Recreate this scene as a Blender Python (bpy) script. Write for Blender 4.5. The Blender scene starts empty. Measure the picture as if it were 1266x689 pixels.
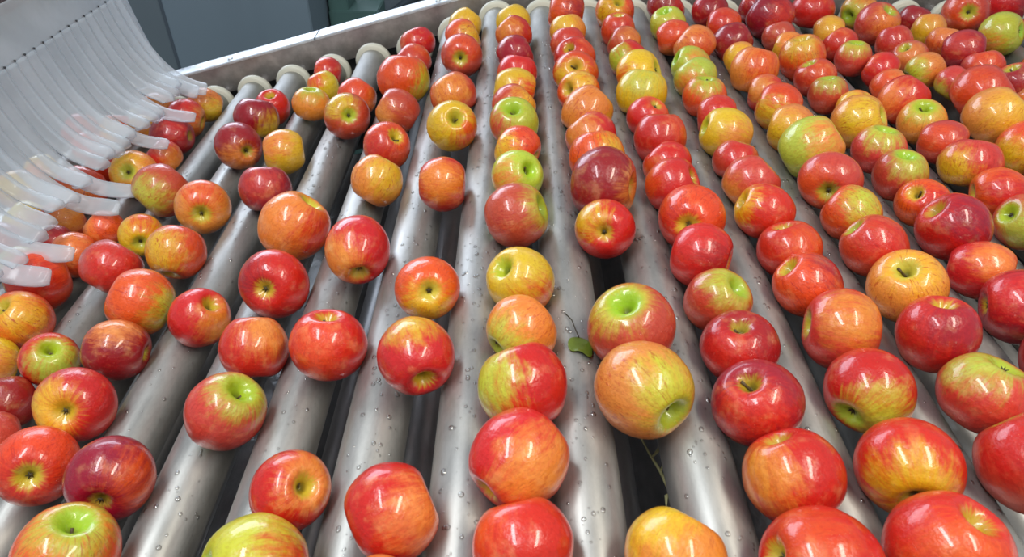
import bpy, bmesh, math, random
from mathutils import Vector, Matrix
random.seed(11)
S = bpy.context.scene
COL = S.collection

# ------------------------------------------------------------------ camera
cam_d = bpy.data.cameras.new('camera')
cam = bpy.data.objects.new('camera', cam_d)
COL.objects.link(cam)
cam_d.sensor_width = 36.0
cam_d.lens = 36.0 * 865.0 / 1266.0
cam_d.clip_start = 0.02
cam_d.dof.use_dof = True; cam_d.dof.focus_distance = .80; cam_d.dof.aperture_fstop = 13.0
cam.location = (0, 0, 1.378)
cam.rotation_euler = (math.pi / 2 - math.asin(.6136), 0, .0046)
S.camera = cam

# ------------------------------------------------------------------ world, lights, exposure
W = bpy.data.worlds.new('hall'); S.world = W; W.use_nodes = True
bg = W.node_tree.nodes['Background']
bg.inputs[0].default_value = (.80, .88, 1.0, 1)
bg.inputs[1].default_value = 0.36
def area(name, loc, target, sx, sy, power, col):
    l = bpy.data.lights.new(name, 'AREA'); l.shape = 'RECTANGLE'; l.size = sx; l.size_y = sy
    l.energy = power; l.color = col
    o = bpy.data.objects.new(name, l); COL.objects.link(o); o.location = loc
    d = Vector(target) - Vector(loc)
    if abs(d.x) + abs(d.y) < 1e-4:
        o.rotation_euler = (0, 0, 0)
    else:
        o.rotation_euler = d.to_track_quat('-Z', 'Y').to_euler()
    return o
# two rows of fluorescent tubes hanging along the line, and the hall window far back left
area('tube_lamp_warm', (.95, -.25, 2.75), (.95, -.25, 0), .26, 1.5, 33, (1.0, .93, .80))
area('tube_lamp_cool', (-.75, .05, 2.75), (-.75, .05, 0), .26, 1.5, 33, (.90, .96, 1.0))
area('hall_window', (-2.0, 4.5, 2.3), (.2, .8, .9), 3.4, 1.7, 130, (.74, .84, 1.0))

S.view_settings.view_transform = 'Standard'
S.view_settings.look = 'None'
S.view_settings.gamma = 1.0
S.view_settings.use_curve_mapping = False
S.view_settings.exposure = -0.02

# ------------------------------------------------------------------ data
ROLLERS = [(-0.9645, 0.6345), (-0.8715, 0.659), (-0.7785, 0.6835), (-0.6855, 0.708), (-0.5925, 0.7325), (-0.4995, 0.757), (-0.4065, 0.7815), (-0.3135, 0.806), (-0.2205, 0.833), (-0.1285, 0.864), (-0.0388, 0.897), (0.0569, 0.9), (0.1526, 0.9), (0.2483, 0.9), (0.344, 0.9), (0.4397, 0.9), (0.5354, 0.9), (0.6311, 0.9), (0.7268, 0.9), (0.8225, 0.9), (0.9182, 0.9), (1.0139, 0.9), (1.1096, 0.9), (1.2053, 0.9), (1.301, 0.9)]

RR = .029          # roller radius
Y0, Y1 = -.12, 1.530
APPLES = [
    (5,-0.0044,1.3491,0.9483,0.0338,'N',-0.449,0.32,0.835,'Y','O',0.003,-0.673,-0.74,0,3.37,0,0.2),
    (5,-0.0029,1.2778,0.9474,0.0338,'N',-0.665,0.302,0.683,'r','o',-0.434,-0.707,0.558,0,2.72,1,0.25),
    (5,-0.0016,1.1693,0.9482,0.0352,'n',0.902,0.208,0.378,'R','r',0.455,-0.483,-0.748,1,0.78,2,0.75),
    (5,0.0032,1.1027,0.943,0.0341,'N',0.163,0.331,0.929,'r','O',-0.867,-0.348,-0.355,1,2.49,3,0.75),
    (5,0.0002,1.0375,0.9446,0.0335,'N',0.987,0.01,-0.162,'Y','O',0.527,-0.85,0.014,0,0.91,4,0.26),
    (5,-0.0009,0.9727,0.9459,0.0338,'N',0.736,0.297,0.608,'P','Y',0.623,-0.631,0.462,0,3.65,5,0.24),
    (5,-0.0011,0.9046,0.9499,0.0369,'S',-0.072,-0.414,0.907,'G','P',-0.799,-0.602,-0.002,0,2.34,6,0.24),
    (5,0.0027,0.8366,0.9432,0.034,'C',0.871,-0.436,-0.226,'O','Y',-0.729,-0.645,0.23,0,0.39,7,0.25),
    (5,0.0036,0.7713,0.942,0.0337,'S',0.556,-0.557,0.617,'G','o',-0.659,-0.732,0.171,0,1.29,8,0.23),
    (5,0.0033,0.6709,0.948,0.038,'S',0.911,-0.077,0.405,'P','G',0.841,-0.141,0.523,0,2.69,0,0.23),
    (5,0.0056,0.5575,0.9421,0.0351,'S',-0.588,-0.27,0.762,'Y','O',0.509,-0.837,-0.2,0,3.68,1,0.22),
    (5,0.0052,0.48,0.942,0.0348,'S',-0.748,-0.609,-0.263,'o','G',-0.537,-0.814,0.221,0,1.88,2,0.26),
    (5,0.007,0.4086,0.9465,0.0393,'n',0.275,-0.731,-0.625,'r','G',-0.787,-0.386,0.481,0,3.3,3,0.25),
    (5,0.0045,0.3343,0.9466,0.0377,'C',-0.689,-0.698,-0.194,'r','o',0.422,-0.714,0.559,0,4.58,4,0.31),
    (5,0.0065,0.2638,0.9417,0.0355,'n',-0.234,0.78,0.581,'r','O',-0.855,0.319,0.41,1,4.75,5,0.75),
    (4,-0.1001,1.4123,0.9198,0.0347,'n',0.594,0.278,0.755,'Y','O',0.037,-0.922,-0.385,0,4.8,6,0.27),
    (4,-0.0973,1.3159,0.9269,0.0373,'n',-0.895,-0.27,-0.354,'O','Y',0.667,-0.679,0.306,0,3.73,7,0.28),
    (4,-0.0935,1.2091,0.9338,0.0376,'C',-0.026,-0.977,0.21,'P','O',0.222,-0.624,0.749,0,2.86,8,0.29),
    (4,-0.099,1.0607,0.9253,0.038,'n',0.523,-0.376,-0.765,'P','o',-0.186,-0.759,0.624,0,0.38,0,0.31),
    (4,-0.0895,0.9204,0.9379,0.0369,'S',0.242,-0.666,0.705,'Y','O',0.793,-0.605,-0.07,0,4.06,1,0.25),
    (4,-0.0918,0.7656,0.9326,0.0355,'n',0.998,0.003,-0.065,'r','o',0.075,-0.781,0.62,0,4.2,2,0.33),
    (4,-0.0882,0.5539,0.9348,0.034,'C',0.183,-0.821,0.541,'O','Y',0.099,-0.995,-0.006,0,2.9,3,0.24),
    (4,-0.0882,0.4532,0.9372,0.0355,'S',0.335,-0.941,-0.039,'r','Y',-0.143,0.32,0.937,0,0.74,4,0.2),
    (4,-0.0882,0.2923,0.938,0.036,'n',0.905,0.396,0.153,'r','o',0.771,-0.334,0.542,0,2.46,5,0.25),
    (4,-0.0882,0.2251,0.9341,0.0335,'n',0.726,-0.5,-0.472,'o','Y',-0.857,-0.495,0.143,1,5.55,6,0.75),
    (3,-0.1959,1.3956,0.8915,0.0356,'n',0.389,-0.326,-0.861,'r','O',-0.79,-0.11,0.603,1,2.25,7,0.75),
    (3,-0.1936,1.2923,0.8908,0.0358,'n',0.722,-0.236,-0.65,'P','O',0.496,0.183,0.849,1,1.46,8,0.75),
    (3,-0.1954,1.1838,0.9026,0.0461,'N',0.144,0.382,0.913,'O','G',0.924,-0.32,-0.209,0,0.03,0,0.21),
    (3,-0.1932,1.0745,0.8913,0.0365,'N',-0.846,0.1,0.524,'P','o',-0.675,-0.738,0.005,0,4.34,1,0.26),
    (3,-0.1914,0.952,0.8911,0.037,'S',0.59,-0.362,0.722,'O','r',-0.305,-0.915,0.263,0,3.88,2,0.29),
    (3,-0.1907,0.8465,0.8906,0.0369,'N',-0.472,-0.458,-0.753,'o','Y',0.644,-0.561,0.52,0,5.49,3,0.3),
    (3,-0.1837,0.6668,0.9029,0.0392,'C',0.198,-0.948,-0.25,'r','o',-0.485,-0.845,0.223,0,2.46,4,0.27),
    (3,-0.1846,0.5084,0.9004,0.0385,'S',0.056,0.325,0.944,'r','O',-0.192,-0.802,0.566,0,0.65,5,0.29),
    (3,-0.1794,0.3376,0.8995,0.0337,'S',0.653,-0.323,0.684,'r','o',0.74,-0.026,0.672,0,0.39,6,0.27),
    (3,-0.1872,0.2628,0.9047,0.0432,'S',-0.816,-0.27,0.512,'G','r',0.922,-0.06,0.384,0,1.31,7,0.22),
    (2,-0.2848,1.1929,0.8627,0.0356,'n',0.55,0.455,0.7,'O','o',0.999,-0.003,-0.053,1,0.95,8,0.75),
    (2,-0.2851,1.1061,0.8667,0.0391,'C',0.314,-0.844,0.434,'P','Y',-0.191,-0.395,0.899,0,2.28,0,0.23),
    (2,-0.2862,0.7593,0.8743,0.0457,'S',0.613,0.349,0.709,'o','r',0.868,-0.497,-0.019,0,5.49,1,0.22),
    (2,-0.2819,0.6457,0.8677,0.0414,'C',-0.028,-0.894,0.448,'r','R',-0.768,-0.331,0.548,0,0.93,2,0.22),
    (2,-0.2711,0.5298,0.8729,0.0362,'n',-0.055,0.688,0.724,'r','o',0.6,-0.075,0.797,0,5.33,3,0.24),
    (2,-0.2728,0.4448,0.8729,0.0375,'S',0.618,0.062,0.784,'P','G',0.627,0.094,0.773,0,2.93,4,0.28),
    (1,-0.3797,1.3769,0.8353,0.0322,'n',-0.968,-0.107,0.225,'r','O',-0.416,0.026,0.909,1,1.66,5,0.75),
    (1,-0.3762,1.314,0.8333,0.032,'n',0.388,-0.204,-0.899,'Y','O',-0.533,-0.545,0.648,0,3.32,6,0.27),
    (1,-0.3779,1.2239,0.8379,0.0353,'S',0.136,0.156,0.978,'o','G',0.211,-0.179,0.961,0,3.41,7,0.22),
    (1,-0.3762,1.029,0.8397,0.0377,'N',0.949,0.313,-0.032,'Y','o',-0.335,-0.523,0.784,0,4.37,8,0.27),
    (1,-0.3737,0.908,0.8396,0.0388,'n',-0.033,0.512,0.858,'R','P',0.084,-0.671,0.736,0,3.34,0,0.32),
    (1,-0.3715,0.6227,0.8343,0.0353,'S',0.659,-0.023,0.752,'r','o',0.91,-0.405,0.09,0,2.07,1,0.27),
    (1,-0.3599,0.3836,0.8538,0.0385,'C',0.158,-0.973,0.171,'R','O',0.971,-0.175,0.162,0,5.1,2,0.23),
    (1,-0.3599,0.3071,0.857,0.0408,'S',0.362,0.328,0.873,'O','G',0.398,0.2,0.895,0,5.35,3,0.3),
    (0,-0.4678,1.2673,0.8106,0.0343,'S',0.1,-0.291,0.951,'r','O',0.315,-0.478,-0.82,1,5.14,4,0.75),
    (0,-0.4749,1.1934,0.8212,0.0409,'N',-0.143,-0.427,-0.893,'R','Y',0.768,-0.523,-0.37,0,0.18,5,0.23),
    (0,-0.4729,1.0831,0.8219,0.0422,'C',0.659,-0.742,0.124,'R','o',0.233,-0.939,-0.254,0,1.75,6,0.23),
    (0,-0.4683,0.8945,0.8181,0.0407,'C',0.301,-0.934,0.192,'o','O',0.319,-0.306,0.897,0,4.35,7,0.26),
    (0,-0.4584,0.7697,0.825,0.0395,'C',-0.099,-0.833,-0.544,'O','Y',-0.24,-0.783,0.574,0,2.81,8,0.29),
    (0,-0.4529,0.6517,0.8329,0.0411,'N',0.863,0.033,-0.504,'O','G',0.964,-0.244,-0.11,0,1.38,0,0.23),
    (0,-0.4529,0.5762,0.8259,0.036,'C',0.964,0.064,-0.258,'R','o',0.129,0.207,0.97,0,1.24,1,0.22),
    (0,-0.4529,0.4902,0.8308,0.0396,'C',0.216,-0.809,0.547,'r','Y',-0.274,-0.786,0.554,0,3.92,2,0.23),
    (0,-0.4529,0.4135,0.8298,0.0388,'C',0.393,-0.759,0.519,'O','r',0.27,-0.862,0.428,0,5.28,3,0.31),
    (-2,-0.6532,1.381,0.7647,0.0373,'N',-0.879,-0.295,0.374,'o','Y',0.664,-0.691,-0.285,0,4.15,4,0.23),
    (-2,-0.6601,1.3002,0.7714,0.0405,'C',0.96,0.018,-0.278,'r','o',0.963,-0.216,-0.161,0,4.91,5,0.26),
    (-2,-0.6568,1.2209,0.7715,0.0417,'C',0.999,-0.025,0.032,'R','r',0.471,-0.238,0.85,0,3.0,6,0.27),
    (-3,-0.7559,1.3916,0.747,0.0396,'n',0.497,0.512,0.701,'O','o',0.159,-0.739,0.654,0,6.1,7,0.32),
    (-2,-0.6389,1.1393,0.7711,0.0321,'N',-0.672,0.027,0.74,'r','o',0.878,-0.469,0.098,0,1.07,8,0.28),
    (-1,-0.5666,0.9743,0.7998,0.0442,'N',0.633,0.668,0.39,'P','G',-0.247,-0.943,0.223,0,0.92,0,0.27),
    (-1,-0.5614,0.8687,0.7845,0.0326,'C',0.377,-0.918,0.124,'Y','O',0.346,0.003,0.938,0,6.16,1,0.26),
    (-1,-0.5459,0.7527,0.8082,0.041,'N',-0.488,-0.712,-0.506,'P','r',0.454,-0.694,0.559,0,0.09,2,0.33),
    (-1,-0.5459,0.5882,0.7978,0.0335,'S',0.451,-0.184,0.873,'r','G',0.706,-0.512,0.489,0,4.08,3,0.36),
    (-1,-0.5459,0.4665,0.7975,0.0333,'n',-0.713,-0.632,0.303,'P','O',0.737,-0.287,-0.612,1,5.19,4,0.75),
    (-3,-0.7522,1.306,0.7408,0.0352,'n',0.279,0.578,0.767,'Y','o',0.075,-0.964,0.256,0,3.68,5,0.28),
    (-4,-0.8249,1.3321,0.7279,0.036,'n',0.033,0.459,0.888,'O','Y',-0.055,-0.929,0.366,0,2.22,6,0.3),
    (-2,-0.6629,1.0733,0.7728,0.0408,'C',0.145,-0.803,0.578,'o','Y',-0.1,-0.642,0.76,0,3.66,7,0.26),
    (-2,-0.6389,0.906,0.7686,0.0305,'N',0.693,0.01,-0.72,'O','o',-0.747,-0.538,0.39,1,3.34,8,0.75),
    (-2,-0.6564,0.8458,0.7636,0.0348,'n',-0.878,-0.45,0.164,'O','o',0.178,-0.334,0.926,0,0.02,0,0.25),
    (-2,-0.6389,0.6781,0.7809,0.0389,'S',-0.193,-0.301,0.934,'O','Y',0.441,-0.498,0.747,0,1.08,1,0.34),
    (-2,-0.6389,0.6085,0.7723,0.0329,'N',-0.768,-0.386,0.512,'Y','o',0.72,-0.648,0.25,0,3.26,2,0.3),
    (-2,-0.6629,0.7642,0.7772,0.045,'n',-0.739,-0.668,0.085,'O','r',0.486,-0.803,0.345,0,1.56,3,0.33),
    (-1,-0.5699,0.5325,0.7863,0.0305,'N',-0.186,0.576,0.796,'R','r',-0.588,-0.788,0.182,1,4.77,4,0.75),
    (-3,-0.7559,1.1504,0.7464,0.039,'N',0.702,0.072,-0.709,'O','r',0.63,-0.601,0.491,0,3.22,5,0.33),
    (-3,-0.7557,1.0533,0.7513,0.0437,'N',-0.348,-0.652,-0.673,'O','o',0.289,-0.957,0.019,0,5.91,6,0.28),
    (-4,-0.8489,1.2652,0.7208,0.0379,'N',-0.302,-0.661,-0.687,'r','O',0.127,0.316,0.94,1,3.51,7,0.75),
    (-5,-0.9419,1.3906,0.6988,0.0403,'n',0.8,0.167,-0.577,'r','O',0.765,0.475,0.435,1,2.78,8,0.75),
    (-3,-0.7476,0.9693,0.7404,0.0368,'n',0.749,0.661,0.048,'P','o',0.681,-0.358,0.638,0,4.92,0,0.31),
    (-4,-0.8249,0.9919,0.7263,0.0349,'N',0.603,0.054,-0.796,'Y','o',0.852,-0.521,0.054,0,0.9,1,0.3),
    (-3,-0.7319,0.906,0.7449,0.031,'n',0.653,-0.132,-0.746,'R','r',0.628,-0.674,0.389,0,2.5,2,0.37),
    (-4,-0.8249,0.9176,0.731,0.0382,'N',-0.739,-0.483,0.469,'R','r',0.58,-0.747,0.323,0,2.71,3,0.31),
    (-5,-0.9179,1.1264,0.7082,0.0395,'n',-0.829,-0.494,0.26,'o','Y',0.3,-0.641,0.706,0,4.54,4,0.29),
    (-3,-0.7559,0.8518,0.7377,0.0309,'n',0.821,0.516,-0.244,'G','o',0.571,-0.542,0.616,0,2.08,5,0.31),
    (-5,-0.9179,1.2013,0.7039,0.0364,'n',-0.631,-0.694,-0.347,'Y','o',0.219,-0.925,0.312,0,4.95,6,0.33),
    (6,0.0959,1.3712,0.9579,0.0418,'n',0.989,-0.048,-0.141,'O','R',0.654,-0.717,0.24,0,4.89,7,0.23),
    (6,0.0963,1.291,0.9479,0.0339,'n',-0.151,0.376,0.914,'o','Y',-0.372,-0.482,0.793,0,5.14,8,0.28),
    (6,0.0929,1.2269,0.9484,0.0323,'N',-0.077,0.384,0.92,'P','O',-0.887,-0.272,-0.374,1,4.4,0,0.75),
    (6,0.1002,1.1605,0.9474,0.0361,'S',-0.4,-0.5,0.768,'r','O',0.796,-0.055,0.602,1,0.36,1,0.75),
    (6,0.0968,1.0875,0.9512,0.0369,'S',-0.086,-0.679,0.729,'O','Y',-0.315,-0.933,0.174,0,2.67,2,0.33),
    (6,0.0973,1.019,0.9473,0.0341,'S',-0.683,-0.594,0.424,'O','Y',-0.119,-0.461,0.879,0,5.89,3,0.24),
    (6,0.1048,0.9498,0.9458,0.038,'n',-0.646,-0.316,-0.695,'o','Y',0.602,-0.547,-0.581,1,0.42,4,0.75),
    (6,0.1033,0.8789,0.9437,0.0356,'n',0.665,-0.394,-0.635,'r','o',-0.554,-0.633,0.54,0,5.82,5,0.29),
    (6,0.1058,0.8077,0.9472,0.0384,'N',-0.127,0.529,0.839,'O','Y',0.645,-0.607,0.465,0,0.69,6,0.23),
    (6,0.1069,0.7242,0.957,0.045,'S',0.914,-0.382,0.136,'R','o',0.864,-0.483,-0.142,0,0.32,7,0.19),
    (6,0.1003,0.648,0.9447,0.0341,'C',-0.157,-0.887,0.434,'r','Y',-0.757,-0.158,0.634,0,1.96,8,0.22),
    (6,0.1065,0.4794,0.951,0.0407,'S',-0.279,-0.142,0.95,'P','G',-0.459,0.019,0.888,0,4.77,0,0.23),
    (6,0.1073,0.3992,0.952,0.0409,'S',0.531,-0.844,0.074,'o','G',0.466,-0.605,0.646,0,3.14,1,0.25),
    (6,0.1073,0.2548,0.9434,0.0346,'n',0.501,0.698,0.512,'o','Y',-0.408,0.484,0.774,0,0.1,2,0.22),
    (7,0.1934,1.3956,0.9536,0.0393,'S',0.114,-0.62,0.776,'O','Y',-0.512,-0.846,0.151,0,3.46,3,0.31),
    (7,0.1893,1.3004,0.9476,0.0321,'S',-0.04,0.039,0.998,'O','r',0.153,-0.97,0.189,0,2.98,4,0.29),
    (7,0.1939,1.2375,0.9441,0.0323,'N',0.933,-0.188,-0.305,'P','o',0.446,-0.599,0.665,0,3.11,5,0.25),
    (7,0.1884,1.1447,0.9502,0.0337,'N',0.545,-0.362,-0.756,'r','G',-0.753,-0.58,0.31,0,6.17,6,0.27),
    (7,0.1945,1.0723,0.9531,0.0396,'C',0.861,-0.299,0.412,'Y','O',-0.694,-0.688,-0.212,0,5.23,7,0.24),
    (7,0.1887,0.9955,0.9567,0.0392,'n',-0.224,-0.376,-0.899,'Y','G',-0.173,-0.587,0.791,0,0.34,8,0.28),
    (7,0.1884,0.9291,0.9463,0.0305,'C',0.37,-0.214,0.904,'r','O',0.594,0.033,0.804,1,0.44,0,0.75),
    (7,0.1961,0.8649,0.9478,0.0365,'n',-0.007,-0.413,-0.911,'r','O',0.768,-0.082,0.635,1,5.28,1,0.75),
    (7,0.194,0.7991,0.9435,0.0319,'n',0.689,-0.5,-0.525,'r','O',-0.824,-0.557,-0.107,0,1.84,2,0.22),
    (7,0.1904,0.7357,0.9494,0.0341,'S',0.78,-0.216,0.588,'r','O',-0.976,0.125,0.18,1,0.99,3,0.75),
    (7,0.1996,0.6661,0.9475,0.0387,'C',-0.341,-0.89,0.302,'O','r',-0.712,-0.698,-0.079,0,1.65,4,0.25),
    (7,0.1966,0.5941,0.9466,0.036,'N',0.912,-0.41,0.019,'r','R',0.351,-0.883,0.312,0,6.06,5,0.25),
    (7,0.1984,0.5272,0.9415,0.0336,'S',0.505,-0.248,0.827,'P','G',0.172,-0.26,0.95,0,2.24,6,0.25),
    (7,0.2025,0.4607,0.9441,0.0354,'S',-0.179,-0.034,0.983,'R','r',-0.589,-0.702,0.4,0,2.4,7,0.27),
    (7,0.1986,0.3906,0.9467,0.0374,'S',-0.432,-0.063,0.899,'R','r',-0.323,-0.826,0.462,0,3.16,8,0.31),
    (7,0.205,0.3194,0.9481,0.0366,'S',-0.405,0.572,0.713,'r','o',-0.892,-0.29,0.346,0,3.17,0,0.24),
    (7,0.202,0.2467,0.9483,0.0388,'C',-0.958,0.035,0.286,'r','O',-0.47,-0.077,0.879,0,1.66,1,0.27),
    (8,0.2967,1.4267,0.9492,0.0401,'n',0.787,0.03,0.616,'R','r',0.9,-0.302,0.314,1,1.91,2,0.75),
    (8,0.2851,1.3248,0.9506,0.0345,'S',-0.366,-0.098,0.926,'G','O',0.019,-0.84,-0.542,0,3.68,3,0.23),
    (8,0.2841,1.2606,0.9481,0.032,'N',-0.956,0.057,-0.289,'O','o',-0.176,-0.468,-0.866,1,5.52,4,0.75),
    (8,0.3081,1.1985,0.9546,0.0374,'N',-0.79,0.393,0.471,'o','O',0.234,-0.961,0.146,0,4.55,5,0.27),
    (8,0.2897,1.1293,0.9462,0.0339,'S',-0.921,0.074,0.382,'G','o',0.425,-0.811,0.402,0,0.27,6,0.27),
    (8,0.2841,1.0635,0.9514,0.0347,'N',0.533,-0.504,-0.679,'G','o',-0.471,-0.868,-0.158,0,5.1,7,0.29),
    (8,0.2841,0.9975,0.9503,0.0337,'S',-0.028,0.119,0.993,'O','G',-0.128,-0.322,0.938,0,3.29,8,0.23),
    (8,0.2878,0.9339,0.9458,0.0324,'N',-0.975,0.143,-0.167,'P','r',-0.024,-0.671,0.741,0,3.67,0,0.31),
    (8,0.2841,0.8687,0.9526,0.0356,'S',-0.957,0.118,0.266,'Y','o',0.429,-0.898,0.102,0,4.29,1,0.28),
    (8,0.2841,0.8052,0.9463,0.0305,'n',-0.273,-0.34,-0.9,'P','r',-0.009,-0.695,0.719,0,2.27,2,0.28),
    (8,0.2863,0.7428,0.9495,0.0343,'N',0.698,0.057,0.714,'P','o',-0.88,-0.389,-0.273,0,3.93,3,0.24),
    (8,0.2841,0.6783,0.9488,0.0325,'S',-0.896,0.255,0.365,'r','Y',-0.95,0.121,0.287,0,3.07,4,0.23),
    (8,0.2951,0.6151,0.9416,0.0344,'S',-0.341,0.399,0.851,'r','O',0.294,-0.76,0.58,0,5.01,5,0.24),
    (8,0.2926,0.5489,0.9441,0.0344,'S',-0.765,0.294,0.573,'O','R',0.587,-0.006,0.81,0,3.16,6,0.23),
    (8,0.2976,0.4789,0.9477,0.0385,'S',-0.976,0.216,0.027,'P','o',0.035,-0.561,0.827,0,4.14,7,0.29),
    (8,0.2975,0.4068,0.9446,0.0363,'C',-0.714,-0.647,-0.266,'r','G',-0.171,-0.981,0.088,0,4.63,8,0.23),
    (8,0.2936,0.3276,0.9477,0.0376,'C',-0.232,-0.972,0.028,'r','Y',-0.355,-0.902,0.245,0,0.47,0,0.26),
    (8,0.2845,0.2546,0.9557,0.0384,'S',0.332,0.085,0.94,'r','O',-0.291,-0.651,0.701,0,4.58,1,0.3),
    (9,0.3798,1.3988,0.9543,0.0371,'N',0.162,0.192,0.968,'R','r',-0.997,0.037,-0.072,1,2.4,2,0.75),
    (9,0.3894,1.3294,0.9452,0.0359,'N',-0.973,0.225,-0.039,'O','r',-0.584,-0.528,0.617,0,4.04,3,0.28),
    (9,0.3824,1.2327,0.9491,0.0342,'n',0.814,0.008,0.58,'R','r',-0.006,-0.513,-0.858,1,1.91,4,0.75),
    (9,0.3798,1.1515,0.9478,0.0317,'n',-0.803,0.135,-0.58,'o','Y',-0.536,-0.708,0.461,0,4.22,5,0.3),
    (9,0.3798,1.0835,0.9572,0.0395,'n',-0.264,-0.309,-0.914,'o','O',0.158,-0.752,0.64,0,2.92,6,0.28),
    (9,0.3798,1.0168,0.9463,0.0305,'N',-0.918,0.395,-0.035,'r','o',-0.604,-0.582,0.545,0,6.14,7,0.28),
    (9,0.3798,0.9534,0.9525,0.0356,'n',0.917,-0.356,-0.179,'O','Y',-0.558,-0.814,-0.164,0,6.08,8,0.29),
    (9,0.3798,0.8863,0.9505,0.0339,'n',-0.895,0.444,0.047,'o','Y',-0.742,-0.647,0.175,0,1.32,0,0.32),
    (9,0.3798,0.8149,0.9584,0.0406,'N',-0.748,0.075,-0.66,'G','o',0.358,-0.646,0.674,0,0.83,1,0.28),
    (9,0.3798,0.7401,0.9543,0.0371,'C',-0.394,-0.919,0.015,'P','O',-0.824,-0.562,-0.071,0,3.19,2,0.28),
    (9,0.3798,0.6721,0.95,0.0335,'n',0.688,-0.652,-0.318,'O','G',0.2,-0.58,0.79,0,3.05,3,0.28),
    (9,0.3798,0.6071,0.9504,0.0338,'S',-0.722,0.395,0.567,'P','r',-0.185,-0.731,0.656,0,0.02,4,0.29),
    (9,0.3842,0.5386,0.9516,0.0373,'S',-0.417,-0.19,0.889,'o','Y',-0.242,-0.381,0.892,0,2.83,5,0.28),
    (9,0.3798,0.4677,0.9535,0.0364,'S',-0.019,0.257,0.966,'r','R',0.035,-0.633,0.773,0,0.88,6,0.26),
    (9,0.3876,0.3976,0.9482,0.0369,'C',0.308,0.208,0.928,'P','G',-0.344,0.212,0.915,0,1.98,7,0.23),
    (9,0.3827,0.3245,0.9551,0.0393,'N',0.375,-0.827,-0.419,'P','r',-0.766,-0.018,0.643,0,0.75,8,0.31),
    (10,0.4755,1.428,0.95,0.0335,'N',0.882,-0.414,-0.226,'R','r',-0.397,0.187,0.899,1,2.34,0,0.75),
    (10,0.4755,1.3368,0.9622,0.0438,'N',-0.835,0.325,0.444,'R','r',0.479,-0.831,0.283,0,2.69,1,0.24),
    (10,0.4755,1.2669,0.9463,0.0305,'n',-0.232,0.459,0.857,'P','O',0.491,-0.615,-0.617,1,1.79,2,0.75),
    (10,0.4755,1.208,0.9463,0.0305,'n',0.911,-0.378,-0.167,'o','Y',-0.972,0.082,-0.22,1,1.19,3,0.75),
    (10,0.4755,1.1424,0.9556,0.0382,'S',-0.241,0.019,0.97,'O','Y',-0.404,-0.398,0.824,0,6.0,4,0.26),
    (10,0.4755,1.0743,0.949,0.0327,'S',-0.514,0.178,0.839,'P','O',0.1,-0.804,0.586,0,5.1,5,0.3),
    (10,0.4755,1.0134,0.9463,0.0305,'S',-0.168,0.162,0.972,'P','G',-0.204,-0.167,0.965,0,5.74,6,0.24),
    (10,0.4995,0.9596,0.9463,0.0305,'S',0.443,-0.175,0.879,'o','Y',-0.813,-0.45,0.369,0,3.45,7,0.31),
    (10,0.4755,0.8971,0.956,0.0385,'S',0.704,-0.462,0.54,'o','Y',-0.264,-0.764,0.588,0,0.31,8,0.33),
    (10,0.4755,0.8273,0.9506,0.034,'S',0.073,0.097,0.993,'P','G',-0.139,-0.283,0.949,0,2.83,0,0.26),
    (10,0.4755,0.763,0.9489,0.0326,'S',-0.038,0.003,0.999,'P','G',0.068,-0.471,0.879,0,4.05,1,0.27),
    (10,0.4755,0.7021,0.9463,0.0305,'S',-0.667,-0.229,0.709,'O','r',0.007,-0.836,0.548,0,0.31,2,0.27),
    (10,0.4755,0.6364,0.9558,0.0384,'S',-0.754,0.232,0.614,'r','R',0.046,-0.604,0.796,0,0.8,3,0.29),
    (10,0.4755,0.5698,0.9472,0.0312,'n',-0.811,0.547,-0.208,'r','o',0.043,-0.525,0.85,0,6.13,4,0.28),
    (10,0.4755,0.505,0.9532,0.0362,'C',-0.946,0.285,-0.155,'R','r',-0.743,-0.168,0.648,0,4.12,5,0.27),
    (10,0.4755,0.441,0.9463,0.0305,'n',-0.21,0.774,0.597,'R','r',0.311,0.223,0.924,1,1.02,6,0.75),
    (11,0.583,1.41,0.9499,0.0409,'n',0.082,0.171,0.982,'r','O',-0.03,0.094,0.995,1,5.69,7,0.75),
    (11,0.5712,1.2851,0.9481,0.032,'n',0.915,-0.33,0.233,'o','Y',-0.205,-0.744,0.635,0,0.57,8,0.28),
    (11,0.5712,1.2249,0.9463,0.0305,'n',-0.573,0.554,0.605,'r','O',-0.247,0.22,0.944,1,3.58,0,0.75),
    (11,0.5712,1.166,0.9463,0.0305,'S',-0.011,0.047,0.999,'P','G',-0.191,-0.275,0.942,0,4.71,1,0.26),
    (11,0.5952,1.1123,0.9463,0.0305,'N',-0.817,0.531,0.224,'r','O',-0.792,0.376,0.482,1,2.12,2,0.75),
    (11,0.5886,1.0541,0.9405,0.0305,'N',0.786,-0.154,0.599,'O','o',0.44,-0.115,0.891,1,3.16,3,0.75),
    (11,0.5729,0.9802,0.9516,0.0358,'n',-0.556,-0.126,-0.822,'r','o',-0.907,-0.36,0.22,0,1.56,4,0.26),
    (11,0.5712,0.914,0.9492,0.0329,'S',-0.242,-0.192,0.951,'o','G',-0.312,-0.302,0.901,0,2.8,5,0.25),
    (11,0.5713,0.8513,0.9484,0.0322,'N',0.803,-0.589,0.09,'P','O',-0.776,-0.501,0.383,0,0.2,6,0.28),
    (11,0.5712,0.785,0.9538,0.0367,'n',-0.179,-0.451,-0.874,'P','Y',-0.907,-0.393,-0.151,0,0.0,7,0.26),
    (11,0.5713,0.7188,0.9484,0.0322,'S',-0.951,0.275,-0.143,'O','r',-0.206,-0.782,0.589,0,5.82,8,0.29),
    (11,0.5712,0.6562,0.949,0.0327,'C',-0.917,0.06,0.394,'P','G',-0.502,-0.816,0.287,0,5.37,0,0.35),
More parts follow.
